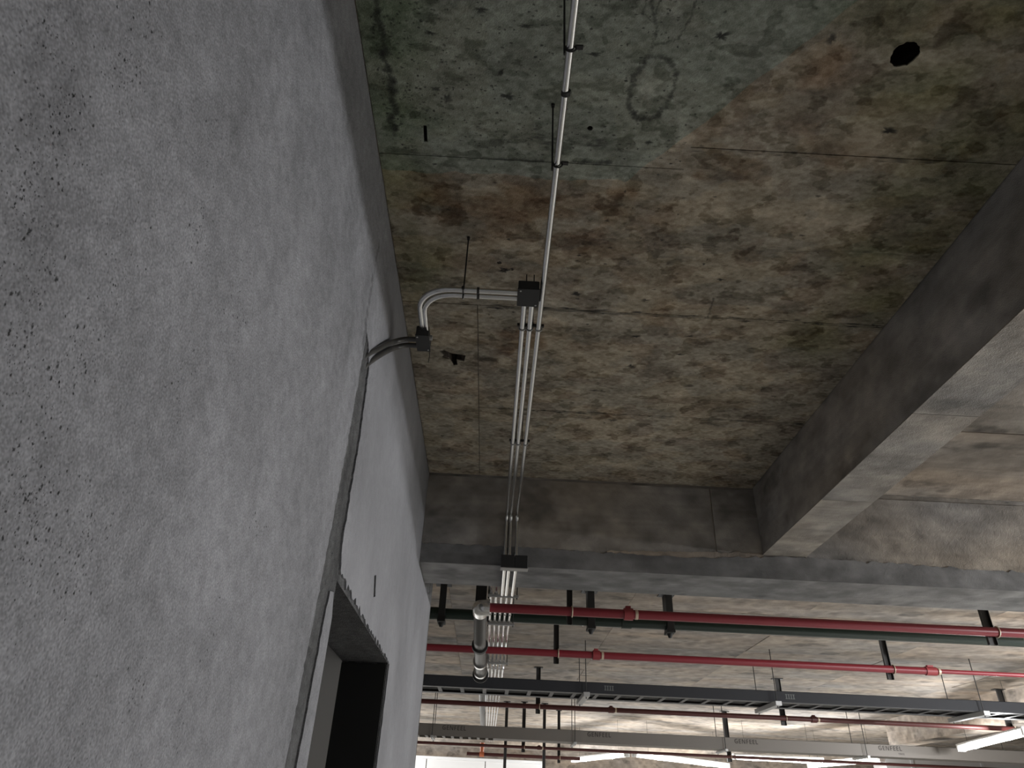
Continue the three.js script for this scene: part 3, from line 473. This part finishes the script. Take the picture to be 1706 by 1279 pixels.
{
  const o = thing('cable_tray', 'grey cable tray with repeated black print further back', 'cable tray', [0, 2.86, -14.6]);
  const y0 = 2.85, y1 = 3.05, zn = -14.4, zf = -14.8;
  part('side_rail', mergeGeometries([box(-8.9, 14, y0, y1, zn - 0.004, zn), box(-8.9, 14, y1 - 0.004, y1, zn - 0.03, zn)]), M.trayGrey, o); part('side_rail', box(-8.9, 14, y0, y1, zf, zf + 0.004), M.trayGrey, o);
  part('bottom', box(0.1, 14, y0, y0 + 0.003, zf + 0.004, zn - 0.004), M.trayGrey, o);
  for (let x = -1.8; x < 0.05; x += 0.16) part('rung', box(x, x + 0.05, y0, y0 + 0.02, zf + 0.004, zn - 0.004), M.trayGrey, o);
  for (const x of [-0.85, 1.83, 4.56, 7.24]) print(o, 'GENFEEL', x, 2.955, zn, 0.075, M.ink);
  print(o, 'TIROI', 7.6, 2.89, zn, 0.03, M.ink);
}
for (const [x, w] of [[-1.02, 'next to the plastered wall'], [1.60, 'left of the lamps'], [4.37, 'right of the first lamp'], [6.98, 'furthest right']]) {
  const o = thing('trapeze_hanger', `trapeze hanger of thin rods under the grey printed tray, ${w}`, 'hanger', [x, YC, -14.6]);
  for (const z of [-14.34, -14.86]) part('rod', cyl([x, 2.79, z], [x, YC, z], 0.007, 8), M.darkMetal, o);
  part('strut', box(x - 0.025, x + 0.025, 2.808, 2.846, -14.92, -14.28, 0.003), M.galvDull, o);
}

// ------------------------------------------------------------------ far things
{ const o = thing('partition', 'bright white low partition at the far left end', 'partition', [-3, 0, -22]);
  for (let k = 0; k < 5; k++) part('panel', box(-6.5 + k * 1.62, -6.5 + k * 1.62 + 1.6, 0, 2.93, -22.06, -22, 0.01), M.white, o);
  part('cap_rail', box(-6.55, 1.62, 2.93, 3.0, -22.1, -21.96, 0.01), M.lampWhite, o); }
{ const o = thing('air_duct', 'grey rectangular duct low at the right edge', 'duct', [10.5, 2.86, -17.8]); part('duct_body', box(9.0, 15, 2.86, 3.12, -18.3, -17.7, 0.01), M.plate, o); for (const x of [9.6, 11.2, 13.2]) part('flange', box(x - 0.03, x + 0.03, 2.83, 3.15, -18.33, -17.67), M.galvDull, o); for (const x of [9.4, 12]) part('hanger_rod', cyl([x, 3.12, -18], [x, YC, -18], 0.006, 8), M.darkMetal, o); }

// ------------------------------------------------------------------ lamps: bare LED battens on wires, the only lights of the garage
function lamp(label, a, b, k = 1) {
  const y = 2.95, A = new THREE.Vector3(a[0], y, a[1]), B = new THREE.Vector3(b[0], y, b[1]), C = A.clone().add(B).multiplyScalar(0.5), L = A.distanceTo(B), yaw = Math.atan2(-(B.z - A.z), B.x - A.x);
  const o = thing('led_batten_lamp', label, 'lamp', [C.x, C.y, C.z]); o.rotation.y = yaw;
  const add = (n, g, m) => { const q = shadow(new THREE.Mesh(g, m)); q.name = n; o.add(q); return q; };
  const hs = new RoundedBoxGeometry(L, 0.03, 0.14, 2, 0.008); hs.translate(0, 0.055, 0); add('housing', hs, M.lampWhite);
  add('tube', new THREE.CapsuleGeometry(0.05, L - 0.2, 6, 16).rotateZ(Math.PI / 2), M.glow);
  for (const s of [-1, 1]) { const e = new RoundedBoxGeometry(0.05, 0.12, 0.13, 2, 0.008); e.translate(s * (L / 2 - 0.02), 0.012, 0); add('end_cap', e, M.lampWhite);
    const w = new THREE.CylinderGeometry(0.003, 0.003, YC - y - 0.074, 6); w.translate(s * L * 0.36, (YC - y + 0.068) / 2, 0); add('wire', w, M.darkMetal);
    const p = new THREE.PointLight(LAMP_COLOR, LAMP * k); p.name = 'light_point'; p.position.set(s * L * 0.25, -0.09, 0); p.castShadow = true; p.shadow.radius = 2; p.shadow.mapSize.set(1024, 1024); o.add(p); }
  return o;
}
lamp('glowing lamp left of the others, pointing away under the grey tray', [2.22, -20.4], [3.17, -17.85], 0.5);
lamp('glowing lamp slanting right from the end of the left lamp', [3.32, -17.8], [6.1, -20.0], 0.5);
lamp('glowing lamp lying level across the far garage', [5.4, -17.25], [7.4, -17.3], 0.42);
lamp('glowing lamp slanting up under the last tray print', [7.62, -18.6], [8.16, -16.15], 0.6);
lamp('bright glowing lamp at the right edge below the black ladder', [8.25, -13.5], [7.7, -10.9], 0.45);
lamp('lamp hanging in the right bay beyond the picture edge', [7.7, -5.7], [8.0, -7.7], 1.45);
lamp('lamp hanging in the right bay before the cross beam', [5.9, -3.75], [8.1, -3.65], 1.25);
lamp('lamp hanging far left behind the plastered wall end', [-5.4, -19], [-3.0, -19.4], 1.5);

renderer.render(scene, camera);
